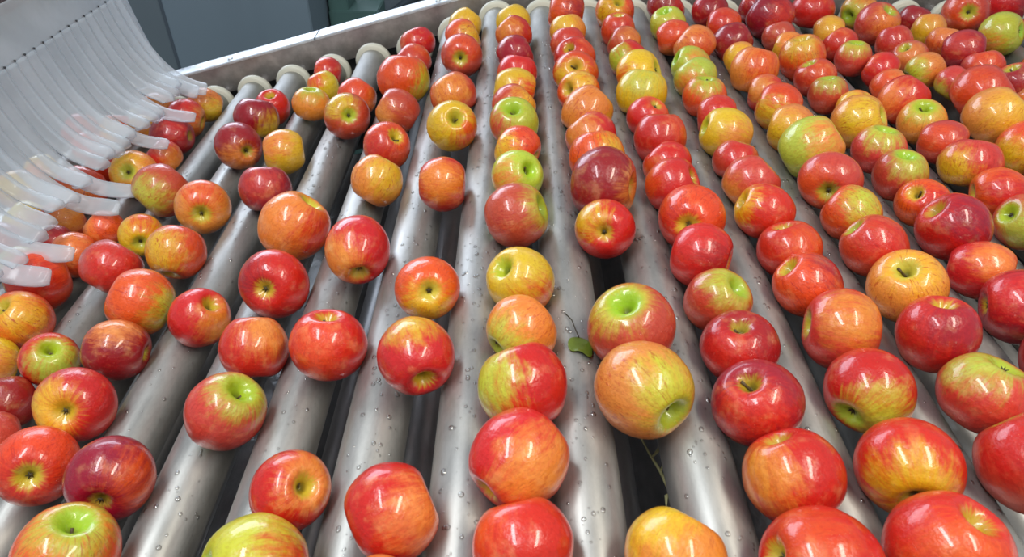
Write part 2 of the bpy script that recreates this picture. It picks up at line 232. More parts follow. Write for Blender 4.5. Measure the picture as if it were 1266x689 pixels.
    (11,0.5712,0.584,0.9475,0.0314,'n',0.797,-0.562,0.221,'R','r',0.303,0.093,0.948,1,3.28,1,0.75),
    (12,0.6669,1.3939,0.9526,0.0356,'S',-0.87,-0.475,-0.132,'o','G',-0.788,-0.612,0.062,0,5.91,2,0.3),
    (12,0.6669,1.3094,0.9579,0.0401,'S',0.285,-0.412,0.865,'P','o',0.175,-0.904,0.39,0,4.07,3,0.28),
    (12,0.6669,1.229,0.9476,0.0315,'N',0.217,-0.428,-0.877,'P','r',-0.579,-0.538,0.613,0,4.91,4,0.27),
    (12,0.6669,1.1692,0.9463,0.0305,'S',-0.609,-0.127,0.783,'P','o',-0.384,-0.747,0.543,0,5.78,5,0.3),
    (12,0.6669,1.1103,0.9463,0.0305,'S',-0.84,-0.049,-0.54,'o','G',-0.931,-0.347,0.11,0,1.91,6,0.27),
    (12,0.6909,1.0566,0.9463,0.0305,'N',0.515,0.056,0.855,'P','G',-0.845,-0.137,-0.516,0,0.7,7,0.23),
    (12,0.6898,0.987,0.9607,0.0431,'N',0.692,-0.21,0.691,'P','O',-0.844,-0.445,0.299,0,1.4,8,0.29),
    (12,0.6669,0.9049,0.961,0.0428,'n',-0.554,0.133,-0.822,'o','Y',-0.107,-0.809,0.578,0,6.02,0,0.28),
    (12,0.6669,0.8277,0.9526,0.0356,'n',-0.47,-0.175,-0.865,'O','Y',-0.873,-0.465,-0.148,0,1.55,1,0.25),
    (12,0.6669,0.762,0.9489,0.0326,'n',0.756,-0.63,0.177,'o','Y',0.64,-0.531,0.555,1,3.13,2,0.75),
    (13,0.7626,1.3634,0.9465,0.0307,'n',-0.259,-0.152,-0.954,'R','r',-0.386,-0.294,-0.874,1,5.81,3,0.75),
    (13,0.7626,1.3043,0.9463,0.0305,'n',0.012,0.387,0.922,'o','Y',-0.763,-0.639,0.096,0,4.29,4,0.3),
    (13,0.7626,1.2455,0.9463,0.0305,'N',0.102,0.198,0.975,'o','O',-0.794,-0.475,-0.381,0,1.29,5,0.25),
    (13,0.7626,1.1813,0.9535,0.0364,'N',0.867,-0.476,0.151,'R','P',-0.672,-0.458,0.581,0,1.39,6,0.27),
    (13,0.7626,1.1154,0.9483,0.0321,'N',0.206,-0.443,-0.873,'P','O',-0.411,-0.541,0.734,0,1.18,7,0.29),
    (13,0.7833,1.0552,0.9479,0.0338,'S',-0.511,0.139,0.848,'P','R',-0.689,-0.532,0.492,0,2.62,8,0.3),
    (13,0.7626,0.9662,0.9491,0.0328,'n',-0.357,-0.241,-0.902,'O','o',-0.803,0.508,0.312,1,1.34,0,0.75),
    (14,0.873,1.3927,0.954,0.0423,'C',-0.384,-0.888,0.251,'P','O',-0.714,-0.695,-0.084,0,0.89,1,0.33),
    (14,0.8736,1.2708,0.9516,0.0401,'C',0.637,-0.652,0.411,'G','o',-0.765,-0.459,-0.452,0,0.38,2,0.22),
    (14,0.8583,1.1138,0.9533,0.0363,'N',-0.761,0.585,0.28,'r','o',-0.813,-0.567,-0.129,0,6.26,3,0.3),
    (15,0.9729,1.4368,0.9565,0.0418,'n',0.83,-0.554,-0.061,'R','r',-0.791,-0.557,0.252,0,4.69,4,0.33),
    (15,0.9712,1.3028,0.9513,0.0387,'n',0.726,-0.412,0.551,'P','o',-0.861,-0.438,0.258,0,2.08,5,0.29),
]

# ------------------------------------------------------------------ helpers
def lin(c):
    return tuple(((v / 255.) / 12.92 if v / 255. <= .04045 else (((v / 255.) + .055) / 1.055) ** 2.4) for v in c)
def tag(o, label=None, cat=None, group=None, kind=None):
    if label: o['label'] = label
    if cat: o['category'] = cat
    if group: o['group'] = group
    if kind: o['kind'] = kind
    return o
def empty(name, loc=(0, 0, 0)):
    o = bpy.data.objects.new(name, None); COL.objects.link(o); o.location = loc
    o.empty_display_size = .02
    return o
def link(name, me, mat=None, parent=None, loc=(0, 0, 0)):
    o = bpy.data.objects.new(name, me); COL.objects.link(o); o.location = loc
    if mat and not me.materials: me.materials.append(mat)
    if parent: o.parent = parent
    return o
def bm_mesh(name, bm, smooth=True):
    me = bpy.data.meshes.new(name); bm.normal_update(); bm.to_mesh(me); bm.free()
    if smooth:
        for p in me.polygons: p.use_smooth = True
    return me
def box_bm(bm, lo, hi):
    x0, y0, z0 = lo; x1, y1, z1 = hi
    v = [bm.verts.new(p) for p in ((x0,y0,z0),(x1,y0,z0),(x1,y1,z0),(x0,y1,z0),(x0,y0,z1),(x1,y0,z1),(x1,y1,z1),(x0,y1,z1))]
    for f in ((0,3,2,1),(4,5,6,7),(0,1,5,4),(1,2,6,5),(2,3,7,6),(3,0,4,7)):
        bm.faces.new([v[i] for i in f])
def prism_bm(bm, pts, axis_lo, axis_hi, axis='Y'):
    """closed polygon pts (u, w) in XZ extruded along Y (or in YZ along X)"""
    def P(u, w, t): return (u, t, w) if axis == 'Y' else (t, u, w)
    a = [bm.verts.new(P(u, w, axis_lo)) for u, w in pts]
    b = [bm.verts.new(P(u, w, axis_hi)) for u, w in pts]
    n = len(pts)
    for i in range(n):
        bm.faces.new((a[i], a[(i+1) % n], b[(i+1) % n], b[i]))
    bm.faces.new(a[::-1]); bm.faces.new(b)
    bmesh.ops.recalc_face_normals(bm, faces=bm.faces[:])
def lathe_y(profile, seg=40, caps=True):
    """profile = [(y, radius)] revolved about the Y axis"""
    bm = bmesh.new(); rings = []
    for y, r in profile:
        if r < 1e-6: rings.append([bm.verts.new((0, y, 0))])
        else: rings.append([bm.verts.new((r*math.cos(2*math.pi*i/seg), y, r*math.sin(2*math.pi*i/seg))) for i in range(seg)])
    for a, b in zip(rings, rings[1:]):
        for i in range(seg):
            j = (i + 1) % seg
            if len(a) == 1 and len(b) == 1: continue
            if len(a) == 1: bm.faces.new((a[0], b[j], b[i]))
            elif len(b) == 1: bm.faces.new((a[i], a[j], b[0]))
            else: bm.faces.new((a[i], a[j], b[j], b[i]))
    bmesh.ops.recalc_face_normals(bm, faces=bm.faces[:])
    return bm
def tube_bm(bm, pts, radii, seg=8):
    rings = []
    for k, p in enumerate(pts):
        p = Vector(p)
        d = Vector(pts[min(k+1, len(pts)-1)]) - Vector(pts[max(k-1, 0)])
        q = d.to_track_quat('Z', 'Y')
        rings.append([bm.verts.new(p + q @ Vector((radii[k]*math.cos(2*math.pi*i/seg), radii[k]*math.sin(2*math.pi*i/seg), 0))) for i in range(seg)])
    for a, b in zip(rings, rings[1:]):
        for i in range(seg):
            bm.faces.new((a[i], a[(i+1) % seg], b[(i+1) % seg], b[i]))
    bm.faces.new(rings[0][::-1]); bm.faces.new(rings[-1])

class Mat:
    def __init__(s, name):
        s.m = bpy.data.materials.new(name); s.m.use_nodes = True
        s.t = s.m.node_tree; s.N = s.t.nodes; s.L = s.t.links
        s.b = s.N['Principled BSDF']; s.out = s.N['Material Output']
    def n(s, typ, **kw):
        nd = s.N.new(typ)
        for k, v in kw.items(): setattr(nd, k, v)
        return nd
    def setin(s, sock, v):
        if isinstance(v, bpy.types.NodeSocket): s.L.new(v, sock)
        else: sock.default_value = v
    def math(s, op, a, b=None, c=None, clamp=False):
        nd = s.n('ShaderNodeMath', operation=op, use_clamp=clamp)
        s.setin(nd.inputs[0], a)
        if b is not None: s.setin(nd.inputs[1], b)
        if c is not None: s.setin(nd.inputs[2], c)
        return nd.outputs[0]
    def mix(s, f, a, b, blend='MIX'):
        nd = s.n('ShaderNodeMix', data_type='RGBA', blend_type=blend)
        s.setin(nd.inputs[0], f); s.setin(nd.inputs[6], a); s.setin(nd.inputs[7], b)
        return nd.outputs[2]
    def ramp(s, v, lo, hi, a=0., b=1.):
        nd = s.n('ShaderNodeMapRange', interpolation_type='SMOOTHSTEP')
        s.setin(nd.inputs[0], v); s.setin(nd.inputs[1], lo); s.setin(nd.inputs[2], hi)
        s.setin(nd.inputs[3], a); s.setin(nd.inputs[4], b)
        return nd.outputs[0]
    def noise(s, vec, scale, detail=3, rough=.55):
        nd = s.n('ShaderNodeTexNoise'); nd.inputs['Scale'].default_value = scale
        nd.inputs['Detail'].default_value = detail; nd.inputs['Roughness'].default_value = rough
        if vec is not None: s.L.new(vec, nd.inputs['Vector'])
        return nd.outputs['Fac']
    def obj(s): return s.n('ShaderNodeTexCoord').outputs['Object']
    def scale(s, vec, k):
        nd = s.n('ShaderNodeMapping'); nd.inputs['Scale'].default_value = k
        s.L.new(vec, nd.inputs['Vector']); return nd.outputs[0]
    def bump(s, h, strength, dist):
        nd = s.n('ShaderNodeBump'); nd.inputs['Strength'].default_value = strength
        nd.inputs['Distance'].default_value = dist; s.L.new(h, nd.inputs['Height'])
        s.L.new(nd.outputs[0], s.b.inputs['Normal'])

def steel(name, col, rough, var=.12, grain=(60, 4, 60), metallic=1.0, bump=.06, spec=None):
    M = Mat(name); o = M.obj()
    g = M.noise(M.scale(o, grain), 1.0, 4, .6)
    c2 = M.noise(M.scale(o, (1, .35, 1)), 34, 6, .72)
    base = M.mix(M.ramp(c2, .3, .7), tuple(v * .80 for v in col) + (1,), tuple(min(1, v * 1.1) for v in col) + (1,))
    M.L.new(base, M.b.inputs['Base Color'])
    M.b.inputs['Metallic'].default_value = metallic
    r = M.math('ADD', M.math('MULTIPLY', M.math('SUBTRACT', g, .5), var * 2), rough)
    r2 = M.math('ADD', M.math('MULTIPLY', M.math('SUBTRACT', c2, .5), var), r, clamp=True)
    M.L.new(r2, M.b.inputs['Roughness'])
    M.bump(g, bump, .002)
    return M.m
def plain(name, col, rough=.5, metallic=0., noise=.1, nscale=12.):
    M = Mat(name); o = M.obj()
    f = M.noise(o, nscale, 4)
    M.L.new(M.mix(f, tuple(v * (1 - noise) for v in col) + (1,), tuple(min(1, v * (1 + noise)) for v in col) + (1,)), M.b.inputs['Base Color'])
    M.b.inputs['Roughness'].default_value = rough; M.b.inputs['Metallic'].default_value = metallic
    return M.m

M_ROLL = steel('roller_steel', (.42, .415, .39), .44, .12, (140, 5, 140), metallic=.68)
M_DARK = steel('return_steel', (.42, .42, .42), .40, .10, (140, 5, 140), metallic=.5)
M_RAIL = steel('rail_steel', (.62, .58, .57), .38, .12, (6, 40, 90), bump=.08)
M_FLANGE_LIT = steel('lit_flange_steel', (.86, .89, .92), .34, .18, (30, 40, 30), bump=.2, metallic=.7)  # paler than the web: overhead light on the top put into the colour
M_COLLAR = plain('cream_plastic', lin((214, 212, 194)), .42, 0, .05, 30)
M_TRAY = steel('tray_wet_steel', (.40, .40, .40), .18, .12, (25, 25, 25), bump=.5, metallic=.3)
M_CHAN = plain('dark_channel', lin((58, 56, 56)), .6)
M_WALL = plain('blue_grey_paint', lin((112, 128, 140)), .55, 0, .05, 3)
M_PANEL = plain('panel_paint', lin((122, 140, 152)), .5, 0, .05, 4)
M_PANEL2 = plain('panel_paint_dull', lin((106, 120, 128)), .55, 0, .06, 4)
M_GREEN = plain('green_paint', lin((84, 116, 112)), .5, 0, .1, 8)
M_GREY = plain('grey_sheet', lin((112, 124, 134)), .5, 0, .1, 6)
M_BRACE = plain('brace_paint', lin((84, 96, 106)), .5)
M_FLOOR = plain('concrete', lin((92, 92, 90)), .7, 0, .15, 5)
M_BROWN = plain('bar_brown', lin((96, 82, 84)), .5)
M_LEAF = plain('leaf_green', lin((92, 110, 34)), .35, 0, .35, 180)
M_PET = plain('petiole_dark', lin((60, 56, 36)), .5)
M_TWIG = plain('dry_grass', lin((170, 164, 116)), .6, 0, .2, 200)
M_STEM = plain('stem_brown', lin((84, 66, 36)), .6, 0, .25, 8)
M_CALYX = plain('calyx_brown', lin((70, 60, 34)), .7, 0, .25, 8)
M_HOLE_DARK = plain('slit_hole_plug', lin((52, 56, 60)), .6)  # dark colour stands in for the dimness seen through open slit holes

# water drops
Mw = Mat('water')
gl = Mw.n('ShaderNodeBsdfGlossy'); gl.inputs['Roughness'].default_value = .04
tw_ = Mw.n('ShaderNodeBsdfTransparent'); fr = Mw.n('ShaderNodeFresnel'); fr.inputs[0].default_value = 1.45
mw = Mw.n('ShaderNodeMixShader')
Mw.L.new(Mw.math('MULTIPLY_ADD', fr.outputs[0], .9, .12, clamp=True), mw.inputs[0])
Mw.L.new(tw_.outputs[0], mw.inputs[1]); Mw.L.new(gl.outputs[0], mw.inputs[2]); Mw.L.new(mw.outputs[0], Mw.out.inputs[0])
M_WATER = Mw.m
# translucent plastic of the curtain
Mp = Mat('clear_plastic')
Mp.b.inputs['Base Color'].default_value = lin((236, 241, 244)) + (1,)
Mp.b.inputs['Roughness'].default_value = .16
Mp.bump(Mp.noise(Mp.obj(), 30, 2), .08, .01)
tl = Mp.n('ShaderNodeBsdfTranslucent'); tl.inputs[0].default_value = lin((232, 240, 246)) + (1,)
mx = Mp.n('ShaderNodeMixShader'); mx.inputs[0].default_value = .40
Mp.L.new(Mp.b.outputs[0], mx.inputs[1]); Mp.L.new(tl.outputs[0], mx.inputs[2])
tr = Mp.n('ShaderNodeBsdfTransparent'); tr.inputs[0].default_value = (.95, .98, 1, 1)
mx2 = Mp.n('ShaderNodeMixShader')
lw = Mp.n('ShaderNodeLayerWeight'); lw.inputs[0].default_value = .35
op = Mp.math('ADD', Mp.ramp(Mp.noise(Mp.obj(), 14, 3), .3, .7, .36, .48), Mp.math('MULTIPLY', Mp.math('POWER', lw.outputs['Facing'], 2.), .6), clamp=True)
Mp.L.new(op, mx2.inputs[0])
Mp.L.new(tr.outputs[0], mx2.inputs[1]); Mp.L.new(mx.outputs[0], mx2.inputs[2])
Mp.L.new(mx2.outputs[0], Mp.out.inputs[0])
M_PLASTIC = Mp.m

# apple skin: colours of each fruit are read from the fruit's own properties
def apple_material():
    M = Mat('apple_skin'); o = M.obj()
    def attr(nm):
        a = M.n('ShaderNodeAttribute'); a.attribute_type = 'OBJECT'; a.attribute_name = nm; return a
    main, patch, hollow, pdir = (attr(k).outputs['Color'] for k in ('skin_main', 'skin_patch', 'skin_hollow', 'skin_patch_dir'))
    pdv = attr('skin_patch_dir').outputs['Vector']
    psize, strk, seed = (attr(k).outputs['Fac'] for k in ('skin_patch_size', 'skin_streak', 'skin_seed'))
    nv = M.n('ShaderNodeVectorMath', operation='NORMALIZE'); M.L.new(o, nv.inputs[0])
    dt = M.n('ShaderNodeVectorMath', operation='DOT_PRODUCT'); M.L.new(nv.outputs[0], dt.inputs[0]); M.L.new(pdv, dt.inputs[1])
    sx = M.n('ShaderNodeSeparateXYZ'); M.L.new(o, sx.inputs[0])
    x, y, z = sx.outputs
    rho = M.math('SQRT', M.math('ADD', M.math('MULTIPLY', x, x), M.math('MULTIPLY', y, y)))
    rr = M.math('ADD', rho, .02)
    cb = M.n('ShaderNodeCombineXYZ')
    M.L.new(M.math('DIVIDE', x, rr), cb.inputs[0]); M.L.new(M.math('DIVIDE', y, rr), cb.inputs[1])
    M.L.new(M.math('ADD', M.math('MULTIPLY', z, .22), M.math('MULTIPLY', seed, 7.)), cb.inputs[2])
    s1 = M.noise(cb.outputs[0], 6.5, 3, .6)
    cb2 = M.n('ShaderNodeCombineXYZ')
    M.L.new(M.math('DIVIDE', x, rr), cb2.inputs[0]); M.L.new(M.math('DIVIDE', y, rr), cb2.inputs[1])
    M.L.new(M.math('ADD', M.math('MULTIPLY', z, .30), M.math('MULTIPLY', seed, 3.)), cb2.inputs[2])
    s2 = M.noise(cb2.outputs[0], 20., 3, .6)
    off = M.n('ShaderNodeVectorMath', operation='ADD'); M.L.new(o, off.inputs[0])
    cs = M.n('ShaderNodeCombineXYZ'); M.L.new(M.math('MULTIPLY', seed, 13.), cs.inputs[0]); M.L.new(cs.outputs[0], off.inputs[1])
    blot = M.noise(off.outputs[0], 2.2, 3, .6)
    fine = M.noise(off.outputs[0], 14., 3, .65)
    # blush / ground colour border
    v = M.math('ADD', dt.outputs['Value'], M.math('MULTIPLY', M.math('SUBTRACT', blot, .5), .7))
    v = M.math('ADD', v, M.math('MULTIPLY', M.math('SUBTRACT', s1, .5), .9))
    v = M.math('ADD', v, M.math('MULTIPLY', M.math('SUBTRACT', s2, .5), .5))
    lo = M.math('SUBTRACT', 1., psize)
    f = M.ramp(v, M.math('SUBTRACT', lo, .38), M.math('ADD', lo, .38))
    c = M.mix(f, main, patch)
    # mottling of the same hue
    dk = M.mix(1.0, c, (.72, .60, .60, 1), 'MULTIPLY')
    c = M.mix(M.ramp(fine, .45, .75, 0., .55), c, dk)
    lt = M.mix(.5, c, (1., .62, .25, 1), 'MIX')
    c = M.mix(M.ramp(blot, .52, .8, 0., .42), c, lt)
    # red streaks from stem to calyx
    st = M.math('MULTIPLY', M.ramp(s2, .50, .66), M.ramp(s1, .35, .6))
    c = M.mix(M.math('MULTIPLY', st, strk), c, lin((176, 36, 30)) + (1,))
    # pale lenticels
    vo = M.n('ShaderNodeTexVoronoi'); vo.inputs['Scale'].default_value = 13.; M.L.new(off.outputs[0], vo.inputs['Vector'])
    c = M.mix(M.ramp(vo.outputs['Distance'], .045, .10, .45, 0.), c, lin((236, 190, 130)) + (1,))
    # hollow round the stem and the calyx
    hz = M.math('ADD', rho, M.math('MULTIPLY', M.math('SUBTRACT', s1, .5), .35))
    hsz = attr('skin_hollow_size').outputs['Fac']
    hf = M.ramp(hz, M.math('MULTIPLY', hsz, .45), hsz, 1., 0.)
    c = M.mix(M.math('MULTIPLY', hf, .92), c, hollow)
    # darker olive towards the middle of the hollow
    c = M.mix(M.ramp(rho, .04, .15, .75, 0.), c, lin((96, 92, 36)) + (1,))
    M.L.new(c, M.b.inputs['Base Color'])
    M.b.inputs['Roughness'].default_value = .34
    M.b.inputs['Coat Weight'].default_value = .55
    M.b.inputs['Coat Roughness'].default_value = .07
    M.b.inputs['Specular IOR Level'].default_value = .45
    dv = M.n('ShaderNodeTexVoronoi'); dv.inputs['Scale'].default_value = 9.; M.L.new(off.outputs[0], dv.inputs['Vector'])
    wet = M.ramp(dv.outputs['Distance'], .03, .16, 1., 0.)
    hgt = M.math('ADD', M.noise(off.outputs[0], 5.5, 3), M.math('MULTIPLY', wet, .10))
    M.bump(hgt, .09, .25)
    return M.m
M_APPLE = apple_material()

# ------------------------------------------------------------------ setting
def slab(name, lo, hi, mat, kind='structure', parent=None):
    bm = bmesh.new(); box_bm(bm, lo, hi)
    o = link(name, bm_mesh(name, bm, False), mat, parent)
    if kind and not parent: o['kind'] = kind
    return o
slab('floor', (-5, -3, -.05), (5, 5.05, 0), M_FLOOR)
slab('wall_back', (-5, 4.95, 0), (5, 5.05, 2.2), M_WALL)

# sheet-metal housing behind the conveyor
hs = empty('machine_housing', (-.98, 2.10, 0))
tag(hs, 'blue-grey sheet metal machine housing standing behind the side rail', 'machine')
def rel(o, root):
    o.location = Vector(o.location) - Vector(root.location); o.parent = root; return o
def part_box(name, root, lo, hi, mat):
    bm = bmesh.new(); r = root.location
    box_bm(bm, [a - b for a, b in zip(lo, r)], [a - b for a, b in zip(hi, r)])
    bmesh.ops.bevel(bm, geom=bm.edges[:], offset=.003, segments=2, affect='EDGES')
    o = link(name, bm_mesh(name, bm, False), mat); o.parent = root; return o
part_box('front_panel', hs, (-1.032, 2.10, 0.0), (-.604, 2.60, .95), M_PANEL)
part_box('side_panel', hs, (-1.90, 2.115, 0.0), (-1.044, 2.60, .95), M_PANEL2)
part_box('fold_strip', hs, (-1.046, 2.108, 0.0), (-1.030, 2.55, .95), M_BRACE)
gp = empty('machine_post', (-.55, 2.38, 0))
tag(gp, 'dull green painted machine post just right of the blue-grey housing', 'post')
part_box('column', gp, (-.598, 2.30, 0.0), (-.535, 2.42, .95), M_GREEN)
part_box('bracket', gp, (-.598, 2.29, .62), (-.44, 2.43, .68), M_GREEN)
gs = empty('machine_guard', (-.1, 2.5, 0))
tag(gs, 'grey sheet guard with a slanting brace right of the green post', 'machine')
part_box('guard_sheet', gs, (-.60, 2.66, 0.0), (1.4, 2.69, .95), M_GREY)
bm = bmesh.new(); tube_bm(bm, [(-.44, .14, .50), (.0, .14, .82)], [.018, .018], 10)
br = link('brace', bm_mesh('brace', bm), M_BRACE, gs)

# ------------------------------------------------------------------ conveyor rollers
tube_me = bm_mesh('roller_tube', lathe_y([(Y0, 0), (Y0, RR - .003), (Y0 + .003, RR), (Y1 - .018, RR), (Y1 - .015, RR - .003), (Y1 - .015, 0)], 48))
tube_me.materials.append(M_ROLL)
col_me = bm_mesh('roller_collar', lathe_y([(Y1 - .017, RR - .004), (Y1 - .017, .036), (Y1 - .013, .0395), (Y1 - .004, .0395), (Y1, .036), (Y1, .012), (Y1 + .001, 0)], 40))
col_me.materials.append(M_COLLAR)
axle_me = bm_mesh('roller_axle', lathe_y([(Y1 - .004, 0), (Y1 - .004, .009), (Y1 + .05, .009), (Y1 + .05, 0)], 16))
axle_me.materials.append(M_DARK)
ORD = ['first', 'second', 'third', 'fourth', 'fifth', 'sixth', 'seventh', 'eighth', 'ninth', 'tenth', 'eleventh', 'twelfth',
       'thirteenth', 'fourteenth', 'fifteenth', 'sixteenth', 'seventeenth', 'eighteenth', 'nineteenth', 'twentieth']
IL = min(range(len(ROLLERS)), key=lambda i: abs(ROLLERS[i][0] - .0569))   # the roller the leaf lies on
ROLLER_OBJ = []
for i, (x, z) in enumerate(ROLLERS):
    r = empty('conveyor_roller', (x, 0, z)); ROLLER_OBJ.append(r)
    if i == IL: lb = 'steel conveyor roller with the small green leaf lying on it'
    elif i < IL: lb = 'steel conveyor roller, %s to the left of the one with the leaf' % ORD[IL - i - 1]
    else: lb = 'steel conveyor roller, %s to the right of the one with the leaf' % ORD[i - IL - 1]
    tag(r, lb, 'roller', 'steel rollers of the conveyor')
    t = link('tube', tube_me, None, r); c = link('end_collar', col_me, None, r); link('axle', axle_me, None, r)
    c['label'] = 'cream plastic collar'
# lower return run seen through the gaps
ret_me = bm_mesh('return_tube', lathe_y([(Y0, 0), (Y0, RR), (Y1, RR), (Y1, 0)], 32)); ret_me.materials.append(M_DARK)
for i in range(len(ROLLERS) - 1):
    (x0, z0), (x1, z1) = ROLLERS[i], ROLLERS[i + 1]
    x, z = .5 * (x0 + x1) - .012, .5 * (z0 + z1) - .115
    o = link('return_roller', ret_me, None, None, (x, 0, z))
    n = IL - i
    lb = 'dark lower return roller under the %s gap %s of the leaf' % ((ORD[n - 1], 'left') if n > 0 else (ORD[-n], 'right'))
    tag(o, lb, 'roller', 'dark return rollers below the conveyor')
# drip tray
bm = bmesh.new()
tz = [(ROLLERS[0][0] - .08, ROLLERS[0][1] - .27), (-.04, .66), (1.38, .66)]
prism_bm(bm, tz + [(u, w - .006) for u, w in tz[::-1]], Y0 - .02, 1.56)
tray = link('drip_tray', bm_mesh('drip_tray', bm, False), M_TRAY)
tag(tray, 'dark wet steel drip tray under the rollers', 'tray')

# ------------------------------------------------------------------ side rail at the far end
def rail_top(x):
    return 1.378 - (.424 - .268 * min(x, 0.0))
rail = empty('side_rail', (-.40, 1.575, rail_top(-.4)))
tag(rail, 'long stainless steel side rail sloping up behind the roller ends', 'rail')
RO = rail.location
def rail_piece(name, xs, prof, mat):
    """prof = closed (y, dz) polygon swept along the sloping rail"""
    bm = bmesh.new(); rings = []
    for x in xs:
        z = rail_top(x)
        rings.append([bm.verts.new((x - RO.x, y - RO.y, z + dz - RO.z)) for y, dz in prof])
    n = len(prof)
    for a, b in zip(rings, rings[1:]):
        for i in range(n): bm.faces.new((a[i], a[(i+1) % n], b[(i+1) % n], b[i]))
    bm.faces.new(rings[0][::-1]); bm.faces.new(rings[-1])
    bmesh.ops.recalc_face_normals(bm, faces=bm.faces[:])
    return link(name, bm_mesh(name, bm, False), mat, rail)
face = [(1.575, 0), (1.579, 0), (1.579, -.060), (1.575, -.062)]
flange = [(1.573, .001), (1.573, .005), (1.576, .007), (1.628, .007), (1.632, .004), (1.632, -.012), (1.629, -.012), (1.629, .001)]
seam = -.452
rail_piece('web', [-.90, -.6, -.3, 0, .6, 1.4], face, M_RAIL)
f1 = rail_piece('flange', [-.845, -.7, -.55, seam - .002], flange, M_FLANGE_LIT); f1['label'] = 'wet top flange toned paler for the overhead light'
f2 = rail_piece('flange', [seam + .002, -.25, 0, .6, 1.4], flange, M_FLANGE_LIT); f2['label'] = 'wet top flange toned paler for the overhead light'
chan = [(1.600, -.055), (1.604, -.055), (1.604, -.30), (1.600, -.30)]
rail_piece('chain_guard', [-.95, -.5, 0, 1.4], chan, M_CHAN)
lip = [(1.558, -.118), (1.600, -.118), (1.600, -.122), (1.558, -.122)]
rail_piece('lower_ledge', [-.95, -.5, 0, 1.4], lip, M_CHAN)
bm = bmesh.new(); bolt = lathe_y([(0, 0), (0, .006), (.004, .006), (.005, 0)], 10); bolt_me = bm_mesh('rail_bolt', bolt); bolt_me.materials.append(M_FLANGE_LIT); bm.free()
for x in (-.17, -.66):
    o = link('bolt', bolt_me, None, rail, (x - RO.x, 1.590 - RO.y, rail_top(x) + .006 - RO.z)); o.rotation_euler = (math.pi / 2, 0, 0)

# ------------------------------------------------------------------ apples
def catmull(P, n):
    out = []
    for i in range(len(P) - 1):
        p0, p1, p2, p3 = P[max(i-1, 0)], P[i], P[i+1], P[min(i+2, len(P)-1)]
        for k in range(n):
            t = k / n
            out.append(tuple(.5 * ((2*b) + (c-a)*t + (2*a-5*b+4*c-d)*t*t + (-a+3*b-3*c+d)*t**3) for a, b, c, d in zip(p0, p1, p2, p3)))
    out.append(tuple(P[-1])); return out
PROF = [(0, .43), (.055, .46), (.11, .555), (.19, .69), (.29, .785), (.42, .825), (.57, .775), (.74, .635), (.89, .40), (.98, .13), (1.0, -.05), (.965, -.29),
        (.86, -.55), (.71, -.75), (.54, -.865), (.38, -.885), (.25, -.835), (.135, -.745), (.06, -.685), (0, -.67)]
def apple_mesh(k):
    rnd = random.Random(100 + k)
    tall = [1.0, 1.06, .95, 1.02, 1.1, .97, 1.04, .93, 1.0][k]
    taper = [0, .04, -.02, .06, .05, .02, .08, 0, .03][k]
    lob = [.012, .03, .018, .025, .035, .01, .02, .03, .015][k]
    sk = rnd.uniform(-.07, .07), rnd.uniform(-.07, .07)
    ell = rnd.uniform(.97, 1.0); ph = rnd.uniform(0, 6.28)
    pr = catmull(PROF, 2); seg = 36
    bm = bmesh.new(); rings = []
    for r, z in pr:
        rad = r * (1 + taper * z - abs(taper) * .5)
        zz = z * tall * .97
        if r < 1e-6: rings.append([bm.verts.new((sk[0]*zz*.3, sk[1]*zz*.3, zz))]); continue
        ring = []
        for i in range(seg):
            th = 2 * math.pi * i / seg
            w = max(0, -z) * 1.0 + max(0, z - .3) * .5
            q = rad * (1 + lob * w * math.cos(5 * th + ph) + .012 * math.cos(2 * th + 1.3 * ph) * (1 - abs(z)))
            dz = lob * .8 * w * math.cos(5 * th + ph) * r + sk[0] * math.cos(th) * r * .5 + sk[1] * math.sin(th) * r * .4
            ring.append(bm.verts.new((q * math.cos(th), q * ell * math.sin(th), zz + dz * max(0, z) + dz * .5)))
        rings.append(ring)
    for a, b in zip(rings, rings[1:]):
        for i in range(seg):
            j = (i + 1) % seg
            if len(a) == 1: bm.faces.new((a[0], b[i], b[j]))
            elif len(b) == 1: bm.faces.new((a[i], b[0], a[j]))
            else: bm.faces.new((a[i], b[i], b[j], a[j]))
    bmesh.ops.recalc_face_normals(bm, faces=bm.faces[:])
    me = bm_mesh('apple_%d' % k, bm); me.materials.append(M_APPLE); return me
AM = [apple_mesh(k) for k in range(9)]
def stem_mesh(k):
    rnd = random.Random(k); bm = bmesh.new()
    bx, by = rnd.uniform(-.12, .12), rnd.uniform(-.12, .12); L = [.54, .60, .70][k]
    tube_bm(bm, [(0, 0, .36), (bx*.2, by*.2, .44), (bx*.7, by*.7, .40 + (L-.40)*.6), (bx*1.2, by*1.2, L)], [.04, .033, .031, .042], 7)
    me = bm_mesh('stem_%d' % k, bm); me.materials.append(M_STEM); return me
SM = [stem_mesh(k) for k in range(3)]
def calyx_mesh():
    bm = bmesh.new()
    c = bm.verts.new((0, 0, -.65)); ring = []
    for i in range(10):
        th = 2 * math.pi * i / 10; r = .10 if i % 2 == 0 else .045
        ring.append(bm.verts.new((r*math.cos(th), r*math.sin(th), -.77 if i % 2 == 0 else -.70)))
    for i in range(10): bm.faces.new((c, ring[(i+1) % 10], ring[i]))
    d = bm.verts.new((0, 0, -.72))
    for i in range(10): bm.faces.new((d, ring[i], ring[(i+1) % 10]))
    bmesh.ops.recalc_face_normals(bm, faces=bm.faces[:])
    me = bm_mesh('calyx', bm); me.materials.append(M_CALYX); return me
CM = calyx_mesh()
PAL = {'R': (156, 22, 34), 'r': (204, 38, 28), 'P': (200, 66, 48), 'O': (224, 80, 28), 'o': (230, 138, 54), 'Y': (228, 184, 36), 'G': (188, 196, 58)}
NAME = {'R': 'deep red', 'r': 'red', 'P': 'rosy', 'O': 'orange-red', 'o': 'orange', 'Y': 'yellow', 'G': 'yellow-green'}
